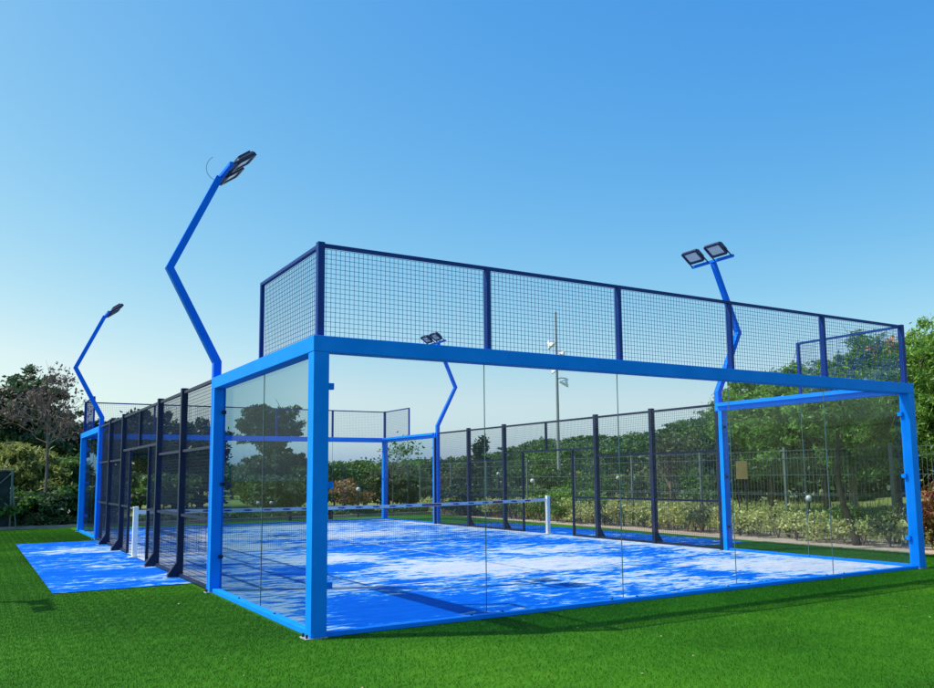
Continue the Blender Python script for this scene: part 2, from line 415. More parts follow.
# ------------------------------------------------------------------ glass end walls
H = 2.906; HM = 3.858; PW = .16
def end_wall(far):
    Y = (lambda y: 20 - y) if far else (lambda y: y)
    if far:
        root = empty('glass_end_wall', (CW / 2, 20, 0))
        tag(root, 'far glass end wall with blue frame beyond the net', 'glass wall', 'glass end walls of the court')
    else:
        root = empty('glass_end_wall', (CW / 2, 0, 0))
        tag(root, 'near glass end wall with blue frame and tall wire screen closest to camera', 'glass wall', 'glass end walls of the court')
    ox, oy = root.location.x, root.location.y
    def B(name, x0, x1, y0, y1, z0, z1, mat, parent=root, bev=0.0):
        # children use root-relative coordinates
        if parent is root: o = (ox, oy)
        return box_part(name, (x0 - ox, x1 - ox, Y(y0) - oy, Y(y1) - oy, z0, z1), mat, parent, bev)
    blue = M['blue']
    zt = H - PW
    for s in (0, 1):
        X = (lambda x: CW - x) if s else (lambda x: x)
        post = B('post', X(0), X(PW), 0, PW, 0.012, zt + .001, blue, bev=.006)
        post2 = B('post', X(0), X(PW), 3.90, 4.0, 0.012, zt + .001, blue, bev=.006)
        B('flange', X(PW + .001), X(.222), PW + .002, 4.0, H - .072, H - .002, blue, bev=.003)
        B('end_post', X(.118), X(.172), 4.004, 4.07, .0, zt - .002, M['navy'])
        # base plate with bolts
        for pp, yc in ((post, 0.0), (post2, 3.90)):
            pl = B('base_plate', X(-.05), X(PW + .012), yc - .012 + (0 if yc else .0), yc + (PW if yc == 0 else .10) + .012, 0, .011, M['galv'], pp)
            bolt = MB()
            for yy in (yc + .03, yc + (.13 if yc == 0 else .08)):
                bolt.lathe([(.0, .034), (.011, .034), (.013, .026), (.013, .0)], (X(-.028) - ox, Y(yy) - oy, .011), 8)
            bolt.build('bolt', M['black'], pp)
        B('side_beam', X(0), X(PW), PW + .001, 4.06, zt + .003, H, blue, bev=.006)
        B('bottom_rail', X(.035), X(.125), PW, 3.90, 0.0, .055, blue, bev=.004)
        # two panes per side
        for (a, b) in ((PW - .01, 2.05 - .004), (2.05 + .004, 3.92)):
            g = B('glass_panel', X(.128), X(.140), a, b, .03, zt + .02, M['glass'])
        B('seal', X(.129), X(.139), 2.05 - .004, 2.05 + .004, .03, zt, M['seal'])
        # clips on the posts
        for z in (.47, 1.44, 2.42):
            B('clip', X(.105), X(.155), PW, PW + .055, z - .025, z + .025, blue, post)
            B('clip', X(PW), X(PW + (.045 if s else .095)), .108, .162, z - .032, z + .032, blue, post, .003)
            B('clip', X(.105), X(.158), 3.90 - .05, 3.90, z - .022, z + .022, M['navy'], post2)
        # screws on the bottom rail
        for yy in (1.35, 2.75):
            MB().lathe([(0, .014), (.012, .012), (.014, 0)], (X(.08) - ox, Y(yy) - oy, .055), 8).build('screw', M['black'], root)
    B('back_beam', -.004, CW + .004, -.002, PW, zt + .002, H + .001, blue, bev=.006)
    B('bottom_rail', PW, CW - PW, .035, .125, 0.0, .045, blue, bev=.004)
    xj = [PW - .01, 2.03, 3.96, 5.92, 7.94, CW - PW + .01]
    for i in range(5):
        B('glass_panel', xj[i] + .004, xj[i + 1] - .004, .128, .140, .03, zt + .02, M['glass'])
        if i:
            B('seal', xj[i] - .0032, xj[i] + .0032, .129, .139, .03, zt, M['seal'])
            sm = MB()
            for dx in (-.22, .17):
                sm.lathe([(0, .016), (.012, .013), (.015, 0)], (xj[i] + dx - ox, Y(.08) - oy, .045), 8)
            sm.build('screw', M['black'], root)
    # wire screen on top of the beam
    xp = [.09, 2.06, 3.98, 5.96, 7.95, CW - .09]
    nv = M['screen_navy']
    s_root = MB().box(xp[0] - ox, xp[-1] - ox, Y(.072) - oy, Y(.118) - oy, HM - .035, HM).build('screen_rail', nv, root)
    for i, x in enumerate(xp):
        w = .035 if i in (0, 5) else .026
        B('screen_post', x - w, x + w, .06, .13, H + .001, HM - (.037 if 0 < i < 5 else -.012), nv)
    def wp(axis, c, u0, u1, side=1):
        m = wire_panel('wire_screen', axis, c, u0, u1, H + .02, HM - .037, M['screen_wire'], None, side=side)
        m.parent = root; m.matrix_parent_inverse = Matrix.Translation((-ox, -oy, 0))
    for i in range(5):
        wp('y', Y(.135), xp[i] + .03, xp[i + 1] - .03, 1 if not far else -1)
    for s in (0, 1):
        X = (lambda x: CW - x) if s else (lambda x: x)
        B('screen_rail', X(.072), X(.118), .132, 2.05, HM - .035, HM, nv)
        B('screen_post', X(.072), X(.118), 2.051, 2.095, H + .001, HM, nv)
        a, b = sorted((Y(.16), Y(2.04)))
        wp('x', X(.125), a, b, -1 if s else 1)
    return root
end_wall(False)
end_wall(True)

# ------------------------------------------------------------------ side mesh fences
def side_fence(s):
    X = (lambda x: CW - x) if s else (lambda x: x)
    root = empty('mesh_fence', (X(.05), 10, 0))
    tag(root, ['near left dark mesh side fence with open gateway at the net', 'right hand dark mesh side fence in front of the hedge'][s], 'mesh fence', 'mesh side fences of the court')
    ox, oy = root.location.x, 10
    nv = M['navy']
    def B(name, x0, x1, y0, y1, z0, z1, mat=nv, parent=root, bev=0.0):
        return box_part(name, (X(x0) - ox, X(x1) - ox, y0 - oy, y1 - oy, z0, z1), mat, parent, bev)
    ys = [6.03, 7.97, 12.03, 14.0]
    for y in ys:
        p = B('post', .0, .10, y - .05, y + .05, .0, H + .045, bev=.004)
        # gusset plate foot
        for sy in (-1, 1):
            pass
        m = MB(); b = 0
        x0, x1 = X(-.13) - ox, X(-.001) - ox
        th = .048
        m.v += [(x1, y - th - oy, .012), (x0, y - th - oy, .012), (x0, y - th - oy, .05), (x1, y - th - oy, .24),
                (x1, y + th - oy, .012), (x0, y + th - oy, .012), (x0, y + th - oy, .05), (x1, y + th - oy, .24)]
        m.f += [(0, 1, 2, 3), (7, 6, 5, 4), (0, 4, 5, 1), (1, 5, 6, 2), (2, 6, 7, 3), (3, 7, 4, 0)]
        m.build('foot', nv, p)
        B('base_plate', -.19, .11, y - .06, y + .06, .0, .0115, M['galv'], p)
    for y in (8.9, 11.1):
        B('gate_post', .03, .08, y - .025, y + .025, 0, 2.13)
    B('mullion', .03, .08, 9.98, 10.03, 2.171, H - .03)
    rail = lambda a, b, z, h=.04: B('rail', .03, .075, a, b, z - h, z)
    segs = [(4.17, 5.98), (6.08, 7.92), (12.08, 13.95), (14.05, 15.83)]
    for a, b in segs:
        rail(a, b, H, .045); rail(a, b, 1.975); rail(a, b, .98); rail(a, b, .06)
    rail(8.02, 11.98, H, .045)
    rail(8.02, 11.98, 2.17, .045)
    for a, b in ((8.02, 8.875), (11.125, 11.98)):
        rail(a, b, .98); rail(a, b, .06)
    def wp(u0, u1, z0, z1):
        m = wire_panel('wire_mesh', 'x', X(.085), u0, u1, z0, z1, M['wire'], None, w=(.0036 if s else .0045), side=-1 if s else 1)
        m.parent = root; m.matrix_parent_inverse = Matrix.Translation((-ox, -oy, 0))
    for a, b in segs: wp(a, b, .03, H - .02)
    wp(8.02, 8.89, .03, 2.14); wp(11.11, 11.98, .03, 2.14); wp(8.02, 11.98, 2.16, H - .02)
side_fence(0)
side_fence(1)

# ------------------------------------------------------------------ floodlight posts (zigzag arm)
def floodlight_post(x, y, s, label, beside=True):
    """s=+1: leans out towards +x first (right side of a court), s=-1: towards -x"""
    root = empty('floodlight_post', (x, y, 0))
    tag(root, label, 'floodlight post', 'zigzag floodlight posts')
    m = MB()
    r = .078
    pr = [(0, 0.0, r), (0, 3.13, r), (s * .67, 4.40, r * .96), (0.03 * s, 5.80, r * .85)]
    m.tube([(a, 0, b) for a, b, _ in pr], [c for _, _, c in pr], 4, True, math.pi / 4)
    m.build('pole', M['lamp_blue'], root, .004)
    cap = MB().box(-.058, .058, -.045, .09, 0, .012); cap.build('base_plate', M['galv'], root)
    bar = MB().box(-.028, .028, -.56, .56, 5.80, 5.855).build('crossbar', M['lamp_blue'], root, .004)
    # two heads, each leaning in over the court
    d = Vector((-s * .80, 0, .60)).normalized()      # from bar to outer edge
    n = Vector((-s * .60, 0, -.80)).normalized()     # light leaves this way
    for c in (-.31, .31):
        hd = MB()
        def P(a, b, k): v = d * a + n * k; return (v.x, c + b, 5.83 + v.z)
        def slab(mb, a0, a1, b0, b1, k0, k1):
            i = len(mb.v)
            for k in (k0, k1):
                mb.v += [P(a0, b0, k), P(a1, b0, k), P(a1, b1, k), P(a0, b1, k)]
            mb.f += [tuple(i + q for q in f) for f in ((0, 1, 2, 3), (7, 6, 5, 4), (0, 4, 5, 1), (1, 5, 6, 2), (2, 6, 7, 3), (3, 7, 4, 0))]
        # frame as four bars round the lens + finned back
        a0, a1, b = .10, .42, .215
        def rrect(ins, rad):
            out = []
            for (sa, sb, q0) in ((1, 1, 0), (-1, 1, 1), (-1, -1, 2), (1, -1, 3)):
                ca = ((a1 - ins - rad) if sa > 0 else (a0 + ins + rad)); cb = sb * (b - ins - rad)
                for k in range(6):
                    an = (q0 + k / 5) * math.pi / 2
                    out.append((ca + rad * math.cos(an), cb + rad * math.sin(an)))
            return out
        O = rrect(0, .045); I = rrect(.048, .015); nn = len(O)
        rings = [[P(u, v, .045) for u, v in O], [P(u, v, .045) for u, v in I], [P(u, v, .0) for u, v in I], None, None]
        b0 = len(hd.v)
        K = [[P(u, v, -.030) for u, v in rrect(.02, .035)], [P(u, v, .0) for u, v in O], rings[0], rings[1], rings[2]]
        for rg in K: hd.v += rg
        for j in range(len(K) - 1):
            for k in range(nn):
                hd.f.append((b0 + j * nn + k, b0 + j * nn + (k + 1) % nn, b0 + (j + 1) * nn + (k + 1) % nn, b0 + (j + 1) * nn + k))
        hd.f.append(tuple(b0 + k for k in range(nn))); hd.f.append(tuple(b0 + 4 * nn + k for k in reversed(range(nn))))
        for k in range(7):
            bb = -b + .03 + k * (2 * b - .06) / 6
            slab(hd, a0 + .06, a1 - .06, bb - .004, bb + .004, -.055, -.0305)
        h = hd.build('floodlight', M['lamp_case'], root)
        ln = MB(); slab(ln, a0 + .052, a1 - .052, -b + .057, b - .057, .002, .030); ln.build('lens', M['lens'], h)
        for (b0, b1) in ((-b - .014, -b - .004), (b + .004, b + .014)):
            br = MB(); slab(br, -.01, .26, b0, b1, .0, .028); br.build('bracket', M['lamp_case'], h)
    return root
L1 = floodlight_post(.063, 4.062, -1, 'large zigzag floodlight post at the near left of the court')
# loose cable loop at the head of the near one
cab = MB()
cab.tube([(-.04 - .17 * math.sin(t * .30) ** .8, .02, 5.76 + .36 * (1 - math.cos(t * .27)) / 1.9) for t in range(0, 10)], .0035, 5)
cab.build('cable', M['black'], L1)
floodlight_post(.063, 15.938, -1, 'distant zigzag floodlight post at the far left corner')
floodlight_post(CW - .063, 4.062, 1, 'zigzag floodlight post on the right with two pale lenses showing')
floodlight_post(CW - .063, 15.938, 1, 'farthest zigzag floodlight post, seen under the blue beam')
floodlight_post(-5.85, 6.10, 1, 'neighbouring floodlight post whose shadow falls on the turf')

# ------------------------------------------------------------------ net
def net():
    root = empty('court_net', (CW / 2, 10, 0))
    tag(root, 'dark net with white top tape between two white posts across the blue court', 'net')
    xa, xb = .02, CW - .05
    ox = CW / 2
    for x in (xa, xb):
        p = MB().box(x - ox - .045, x - ox + .045, -.045, .045, 0.012, .985).build('net_post', M['white'], root, .006)
        MB().box(x - ox - .11, x - ox + .11, -.10, .10, .0165, .024).build('base_plate', M['white'], p)
    def top(x):
        u = (x - ox) / (xb - xa) * 2
        return .875 + .045 * u * u
    N = 48
    def strip(name, z0, z1, th, mat, par=root, xs=None):
        m = MB()
        for i in range(N):
            x0 = xa + .05 + (xb - xa - .1) * i / N; x1 = xa + .05 + (xb - xa - .1) * (i + 1) / N
            b = len(m.v)
            for (x, z) in ((x0, top(x0)), (x1, top(x1))):
                for yy in (-th, th):
                    m.v += [(x - ox, yy, z + z0), (x - ox, yy, z + z1)]
            # 0..3 first end, 4..7 second end : order (y-,z0),(y-,z1),(y+,z0),(y+,z1)
            m.f += [(b, b + 4, b + 5, b + 1), (b + 2, b + 3, b + 7, b + 6), (b + 1, b + 5, b + 7, b + 3), (b, b + 2, b + 6, b + 4)]
        return m.build(name, mat, par)
    tape = strip('top_tape', -.075, .0, .004, M['tape'])
    # small blue printed marks along the tape and one purple block
    x = .55
    while x < xb - .4:
        if not (6.25 < x < 6.95) and not (8.3 < x < 8.65):
            z = top(x) - .038
            mk = MB()
            for yy in (-.0062, .0062):
                mk.box(x - ox - .085, x - ox - .02, yy - .001, yy + .001, z - .014, z + .016)
                mk.box(x - ox - .0199, x - ox + .045, yy - .0012, yy + .0012, z - .018, z + .018)
                mk.box(x - ox + .0451, x - ox + .085, yy - .001, yy + .001, z - .012, z + .010)
            mk.build('printed_mark', M['tape_blue'], tape)
        x += .42
    for xm, w in ((6.6, .26), (8.46, .15)):
        z = top(xm) - .038
        pm = MB()
        for yy in (-.0064, .0064): pm.box(xm - ox - w, xm - ox + w, yy - .001, yy + .001, z - .024, z + .024)
        pm.build('printed_block', M['tape_purple'], tape)
    m = MB()
    h = .0016
    x = xa + .05
    while x < xb - .05:
        t = top(x) - .07
        m.box(x - ox - h, x - ox + h, -h, h, .03, t); x += .045
    z = .03
    while z < .80:
        m.box(xa + .05 - ox, xb - .05 - ox, -h * 1.2, h * 1.2, z - h, z + h); z += .045
    m.build('net_mesh', M['net'], root)
    MB().tube([(xa - ox + .045, 0, .955), (xa - ox - .09, 0, .955)], .012, 8).build('winder', M['galv'], root)
M['tape'] = paint('tape_white', (.72, .72, .76), .7, .2, .05)
M['tape_blue'] = paint('tape_print_blue', (.03, .06, .35), .7, .2, .05)
M['tape_purple'] = paint('tape_print_purple', (.16, .05, .14), .7, .2, .05)
net()

# ------------------------------------------------------------------ perimeter fence behind the hedge
def perimeter_fence():
    root = empty('perimeter_fence', (14, 10, 0))
    tag(root, 'low grey wire panel fence behind the hedge on the right', 'fence')
    ys = [-13.5 + 2.75 * k for k in range(15)]
    for y in ys:
        MB().box(-.03, .03, y - 10 - .03, y - 10 + .03, -.03, 2.12).build('fence_post', M['fence_grey'], root)
    for a, b in zip(ys, ys[1:]):
        m = MB(); h = .0028
        n = int((b - a) / .10)
        for i in range(1, n):
            y = a + (b - a) * i / n - 10
            m.box(-.04 - h, -.04 + h, y - h, y + h, .05, 2.06)
        for z in (.08, .30, .52, .98, 1.02, 1.45, 1.85, 2.03):
            m.box(-.047 - h, -.047 + h, a - 10, b - 10, z - h * 1.6, z + h * 1.6)
        m.build('wire_mesh', M['fence_grey'], root)
perimeter_fence()

# fence behind the far end of the court
def back_fence():
    root = empty('rear_fence', (2, 25, 0))
    tag(root, 'thin grey wire fence behind the far end of the court', 'fence')
    xs_ = [-1.9 + 2.75 * k for k in range(6)]
    for x in xs_:
        MB().box(x - 2 - .025, x - 2 + .025, -.025, .025, -.03, 1.65).build('fence_post', M['fence_grey'], root)
    for a, b in zip(xs_, xs_[1:]):
        m = MB(); h = .0025
        n = int((b - a) / .10)
        for i in range(1, n):
            x = a + (b - a) * i / n - 2
            m.box(x - h, x + h, -.04 - h, -.04 + h, .05, 1.6)
        for z in (.08, .55, 1.05, 1.56): m.box(a - 2, b - 2, -.047 - h, -.047 + h, z - h * 1.6, z + h * 1.6)
        m.build('wire_mesh', M['fence_grey'], root)
# fence corner with dark fabric at the far left
def fence_corner():
    x, y = spot(14, 30.5)
    root = empty('fabric_fence', (x, y, 0))
    tag(root, 'grey braced end post of a dark fabric fence at the left edge', 'fence')
    MB().tube([(0, 0, -.03), (0, 0, 1.88)], .032, 8).build('end_post', M['fence_grey'], root)
    MB().tube([(.16, -.25, 0), (0.01, -.01, 1.45)], .02, 8).build('brace', M['fence_grey'], root)
    MB().tube([(-1.5, .07, .25), (-.03, 0, 1.75)], .018, 8).build('brace', M['fence_grey'], root)
    
    MB().tube([(-1.6, .06, 1.86), (0, 0, 1.86)], .02, 8).build('top_rail', M['fence_grey'], root)
    m = MB(); m.v += [(-1.6, .07, .1), (-.04, .03, .1), (-.04, .03, 1.83), (-1.6, .07, 1.83), (-1.6, .08, .1), (-.04, .04, .1), (-.04, .04, 1.83), (-1.6, .08, 1.83)]
    m.f += [(0, 1, 2, 3), (7, 6, 5, 4), (0, 4, 5, 1), (3, 2, 6, 7), (1, 5, 6, 2), (0, 3, 7, 4)]
    m.build('fabric_panel', M['fabric'], root)
fence_corner()

# ------------------------------------------------------------------ vegetation
def leaves(centers, size, long=1.8, flat=.0, droop=0.0, r=None):
    """one bent leaf (two triangles folded to a quad) at every centre"""
    r = r or rng
    n = len(centers)
    s = size * r.uniform(.6, 1.35, n)
    d = r.normal(size=(n, 3)); d[:, 2] = d[:, 2] * (1 - flat) - droop
    d /= np.linalg.norm(d, axis=1)[:, None] + 1e-9
    a = r.normal(size=(n, 3)); u = np.cross(d, a); u /= np.linalg.norm(u, axis=1)[:, None] + 1e-9
    L = (d * (s * long / 2)[:, None]); U = (u * (s / 2)[:, None])
    V = np.empty((n, 4, 3))
    V[:, 0] = centers - L; V[:, 1] = centers + U * .9; V[:, 2] = centers + L; V[:, 3] = centers - U * .9
    w = np.cross(d, u) * (s * .18)[:, None]
    V[:, 1] += w; V[:, 3] += w
    return V.reshape(-1, 3), np.arange(n * 4).reshape(n, 4)

def crown_points(blobs, n, clump=.22, shell=.55, r=None):
    r = r or rng
    wts = np.array([b[3] * b[4] + b[3] * b[5] + b[4] * b[5] for b in blobs]); wts = wts / wts.sum()
    P = []
    for b, w in zip(blobs, wts):
        k = max(6, int(w * n / 90))
        nn = int(w * n)
        dirs = r.normal(size=(k, 3)); dirs /= np.linalg.norm(dirs, axis=1)[:, None]
        rad = shell + (1.04 - shell) * r.uniform(0, 1, k) ** .6
        cc = dirs * rad[:, None]
        idx = r.integers(0, k, nn)
        sg = clump * r.uniform(.6, 1.3, k)[idx]
        q = cc[idx] + r.normal(size=(nn, 3)) * sg[:, None] * np.array([1, 1, .6])
        P.append(q * np.array(b[3:6]) + np.array(b[:3]))
    return np.concatenate(P)

def rblobs(cx, cz, rx, rz, k, r, ry=None):
    ry = ry or rx
    out = [(cx, 0, cz, rx * .62, ry * .62, rz * .68)]
    for i in range(k):
        a = 2 * math.pi * (i + r.uniform(-.3, .3)) / k; e = r.uniform(-.7, .9)
        q = r.uniform(.34, .55)
        out.append((cx + math.cos(a) * rx * .62 * math.cos(e), math.sin(a) * ry * .62 * math.cos(e), cz + rz * .66 * math.sin(e), rx * q, ry * q, rz * q * r.uniform(.75, 1.05)))
    return out

def tree(x, y, height, rx, rz, label, cat='tree', group=None, mat='leaf', n=9000, size=.14, bark='bark', trunk_r=.12, lobes=7, clump=.22, seed=1, zc=None, long=1.8, droop=0.0, name='leafy_tree', z0=0.0, lean=0.0, ry=None, shell=.5, flowers=None):
    r = np.random.default_rng(seed)
    root = empty(name, (x, y, z0))
    tag(root, label, cat, group)
    cz = zc if zc is not None else height - rz
    bl = rblobs(lean, cz, rx, rz, lobes, r, ry)
    P = crown_points(bl, n, clump, shell, r)
    top = P[:, 2].max()
    P[:, 2] -= max(0, (top - height)) * np.clip((P[:, 2] - cz) / (top - cz), 0, 1)
    P = P[P[:, 2] > .12]
    V, F = leaves(P, size, long, 0, droop, r)
    link('crown', np_mesh('crown', V, F), M[mat], root)
    m = MB()
    fork = max(.3, cz - rz * .55)
    m.tube([(0, 0, -.1), (lean * .3 + .03, .02, fork * .5), (lean * .75, 0, fork), (lean, 0, cz)], [trunk_r * 1.15, trunk_r * .9, trunk_r * .75, trunk_r * .3], 8)
    for b in bl[1:]:
        m.tube([(lean * .75, 0, fork * .92), ((lean + b[0]) / 2, b[1] * .45, (fork + b[2]) / 2 + .1), (b[0], b[1], b[2])], [trunk_r * .5, trunk_r * .3, trunk_r * .08], 6)
        for q in range(3):
            e = Vector(b[:3]) + Vector(r.normal(size=3)) * b[3] * .6
            m.tube([b[:3], tuple((Vector(b[:3]) + e) / 2 + Vector((0, 0, .05))), tuple(e)], [trunk_r * .14, trunk_r * .09, trunk_r * .04], 5)
    m.build('trunk', M[bark], root)
    if flowers:
        q = P[P[:, 2] > np.quantile(P[:, 2], flowers[1])]
        c = q[r.integers(0, len(q), flowers[0])]
        fl = np.repeat(c, 26, axis=0) + r.normal(size=(flowers[0] * 26, 3)) * .10
        V, F = leaves(fl, .07, 1.2, 0, 0, r)
        link('blossom', np_mesh('blossom', V, F), M['orange'], root)
    return root

M['leaf'] = leafy('mid_green_leaf', ((.018, .045, .010), (.045, .095, .020), (.10, .17, .035)))
M['leaf_dark'] = leafy('dark_green_leaf', ((.010, .024, .013), (.024, .050, .022), (.055, .095, .036)), .5, .15)
M['leaf_bright'] = leafy('bright_green_leaf', ((.025, .07, .012), (.075, .16, .025), (.17, .28, .05)), .5, .35)
M['leaf_bamboo'] = leafy('yellow_green_leaf', ((.045, .065, .02), (.12, .145, .035), (.25, .26, .075)), .5, .35)
M['leaf_hedge'] = leafy('hedge_leaf', ((.08, .12, .03), (.24, .27, .08), (.50, .46, .20)), .6, .3)
M['leaf_dull'] = leafy('dull_green_leaf', ((.03, .05, .02), (.06, .085, .035), (.11, .13, .06)), .6, .25)
M['leaf_red'] = leafy('red_leaf', ((.10, .02, .015), (.20, .05, .02), (.12, .13, .03)), .5, .25)
M['leaf_rust'] = leafy('rusty_leaf', ((.12, .05, .025), (.22, .10, .05), (.15, .14, .06)), .6, .25)
M['leaf_dry'] = leafy('dry_purplish_leaf', ((.05, .04, .04), (.09, .065, .065), (.13, .095, .09)), .7, .2)
M['orange'] = leafy('orange_blossom', ((.75, .22, .02), (.85, .33, .03), (.9, .45, .06)), .6, .2, 1.0)
M['wood_leaf'] = leafy('woodland_leaf', ((.016, .048, .016), (.040, .095, .026), (.095, .16, .05)), .55, .2)

# big feathery trees on the right
G = 'feathery trees behind the fence on the right'
for (px, d, h, rx, rz, lab, sd, fl) in (
    (768, 24.5, 4.55, 1.75, 1.95, 'leftmost bright feathery tree behind the fence on the right', 3, None),
    (822, 23.5, 4.75, 1.9, 2.0, 'bright feathery tree behind the right glass, above the leaning trunk', 4, (3, .1)),
    (893, 23.0, 5.2, 1.9, 2.2, 'tall feathery tree with orange blossom behind the right corner post', 5, (7, .9)),
    (950, 22.0, 5.3, 1.9, 2.25, 'feathery tree cut by the right edge of the photo', 6, (3, .9)),
    (1010, 23.0, 5.2, 2.0, 2.1, 'feathery tree beyond the right edge', 16, None)):
    x, y = spot(px, d)
    tree(x, y, h, rx, rz, lab, 'tree', G, 'leaf_bright', 42000, .040, 'bark', .10, 16, .12, sd, long=3.4, droop=.45, name='feathery_tree', shell=.45, flowers=fl)
# dark shrubs/trees behind them that close the gaps below the crowns
G2 = 'dark bushes under the feathery trees'
for k, px in enumerate((735, 765, 795, 828, 860, 900, 940, 985)):
    x, y = spot(px, 29.5 + (k % 3))
    tree(x, y, 3.6, 1.6, 1.75, 'dark green bush in the shade behind the feathery trees', 'bush', G2, 'leaf_dark', 4500, .13, 'dark_bark', .07, 6, .24, 30 + k, name='dark_bush')
# leaning trunk in front of the fence
def leaning_tree():
    root = empty('leaning_trunk', (13.05, 3.25, 0)); tag(root, 'dark leaning tree trunk rising from the shrubs before the fence', 'tree trunk')
    MB().tube([(0, 0, -.1), (-.02, .08, .35), (-.10, .22, .85), (-.10, .30, 1.35), (.0, .34, 2.0), (.15, .4, 2.8)], [.10, .075, .062, .055, .045, .03], 9).build('trunk', M['dark_bark'], root)
    r = np.random.default_rng(77)
    P = crown_points([(.2, .4, 3.1, .8, .8, .6), (-.3, .6, 2.8, .5, .5, .4)], 9000, .25, .4, r)
    V, F = leaves(P, .040, 3.4, 0, .45, r)
    link('crown', np_mesh('crown', V, F), M['leaf_bright'], root)
leaning_tree()

# hedge row on the right and behind: separate shrubs
def shrub(x, y, h, w, mat, label, group, seed, n=900, size=.05, name='hedge_shrub', cat='shrub', stems=6, long=1.7):
    r = np.random.default_rng(seed)
    root = empty(name, (x, y, -.01)); tag(root, label, cat, group)
    bl = [(r.uniform(-.25, .25) * w, r.uniform(-.25, .25) * w, h * r.uniform(.45, .75), w * r.uniform(.3, .5), w * r.uniform(.3, .5), h * r.uniform(.25, .42)) for _ in range(5)]
    P = crown_points(bl, n, .28, .25, r); P = P[P[:, 2] > .02]
    V, F = leaves(P, size, long, 0, 0, r)
    link('foliage', np_mesh('foliage', V, F), M[mat], root)
    m = MB()
    for k in range(stems):
        a = r.uniform(0, 6.28); e = w * r.uniform(.15, .45)
        m.tube([(0, 0, 0), (math.cos(a) * e * .5, math.sin(a) * e * .5, h * .45), (math.cos(a) * e, math.sin(a) * e, h * r.uniform(.75, 1.0))], [.012, .008, .003], 5)
    m.build('stem', M['twig'], root)
    return root
def xline(y):   # turf edge on the right
    return np.interp(y, [-13, -4, 1, 4.4, 11.4, 22.3], [12.9, 12.2, 12.15, 12.2, 12.75, 13.2])
GH = 'row of low ragged shrubs along the turf edge on the right'
k = 0
y = -3.6
rr = np.random.default_rng(5)
while y < 23:
    dull = rr.uniform() < .25
    h = rr.uniform(.45, .80) + (.10 if y > 8 else 0)
    shrub(xline(y) + rr.uniform(.85, 1.15), y, h, rr.uniform(.62, .85), 'leaf_dull' if dull else 'leaf_hedge', ('low ragged dull green shrub in the row beside the turf' if dull else 'low ragged pale yellow green shrub in the row beside the turf'), GH, 100 + k, 440 if y < 12 else 480, .050)
    y += rr.uniform(.50, .72); k += 1
GH2 = 'second row of shrubs before the wire fence'
y = -3.0
while y < 24:
    h = rr.uniform(.55, .9)
    pale = rr.uniform() < .6
    shrub(rr.uniform(13.55, 13.85), y, h, rr.uniform(.7, .95), 'leaf_hedge' if pale else 'leaf', 'loose %s shrub at the foot of the wire fence' % ('pale yellow green' if pale else 'mid green'), GH2, 300 + k, 600, .050)
    y += rr.uniform(.8, 1.15); k += 1
x, y = spot(934, 17.2)
shrub(x, y, 1.25, .9, 'leaf_red', 'reddish leaved shrub behind the right corner post', None, 501, 2600, .06, name='red_shrub')

# low ground cover behind the far end (left) and across the rear bed
def band_cover(name, label, pts, hmax, n, mat, size, seed):
    r = np.random.default_rng(seed)
    (xa, ya), (xb, yb), dep = pts
    t = r.uniform(0, 1, n); s = r.uniform(0, 1, n)
    X = xa + (xb - xa) * t; Y = ya + (yb - ya) * t + dep * s
    hh = hmax * (.45 + .35 * np.sin(X * 2.3 + 1.3 * np.sin(Y * 3)) * np.cos(X * .9 + Y) + .2 * np.sin(X * 7.1 + Y * 5))
    Z = np.clip(hh, .06, None) * r.uniform(.1, 1, n) ** .5
    V, F = leaves(np.c_[X, Y, Z], size, 1.6, 0, 0, r)
    o = link(name, np_mesh(name, V, F), M[mat])
    tag(o, label, 'ground cover', kind='stuff')
band_cover('ivy_ground_cover', 'low dark ivy covering the bed behind the turf at the left', ((-6, 22.85), (.5, 22.85), 1.6), .55, 15000, 'leaf_dull', .075, 61)
band_cover('rear_ground_cover', 'low mixed green planting behind the far glass wall', ((.5, 22.95), (13.4, 22.95), 1.6), .42, 15000, 'leaf', .075, 62)

# yellow green bushes at the left, behind the turf
GB = 'tall yellow green bushes at the left edge'
for i, (px, d, h, w) in enumerate(((-28, 34, 3.1, 1.4), (8, 33.5, 2.9, 1.3), (38, 33.5, 2.85, 1.3), (66, 34.5, 2.7, 1.2))):
    x, y = spot(px, d)
    tree(x, y, h, w, h * .5, ['bushy yellow green clump just outside the left edge', 'yellow green bush at the left edge under the dark tree', 'yellow green bush right of the leftmost one', 'dull green bush beside the far left blue frame'][i], 'bush', GB, ['leaf_bamboo', 'leaf_bamboo', 'leaf_bamboo', 'leaf'][i], 9000, .07, 'bark', .05, 9, .22, 41 + i, long=3.6, droop=.3, name='tall_bush')
for i, (px, d, h, w) in enumerate(((-10, 31.5, 1.45, 1.2), (22, 31.6, 1.35, 1.2), (50, 31.5, 1.4, 1.2), (74, 31.8, 1.5, 1.2), (98, 32.4, 1.6, 1.2))):
    x, y = spot(px, d)
    tree(x, y, h, w, h * .55, ('dark green bush in the shaded row behind the left turf', 'mid green bush in the shaded row behind the left turf')[i % 2], 'bush', 'shaded bushes behind the left turf', ('leaf_dark', 'leaf')[i % 2], 3600, .10, 'dark_bark', .05, 6, .25, 51 + i, name='dark_bush')

# dark trees far left
for i, (px, d, h, w, rz, lab) in enumerate(((-28, 44, 7.2, 2.6, 2.9, 'dark dense tree outside the left edge'), (22, 44, 6.95, 2.35, 2.6, 'tall dark dense tree at the left edge'), (62, 50, 5.2, 1.3, 1.7, 'smaller dark tree behind the bare branches'))):
    x, y = spot(px, d)
    tree(x, y, h, w, rz, lab, 'tree', None, 'leaf_dark', 15000, .15, 'dark_bark', .2, 9, .17, 71 + i, name='dark_tree')

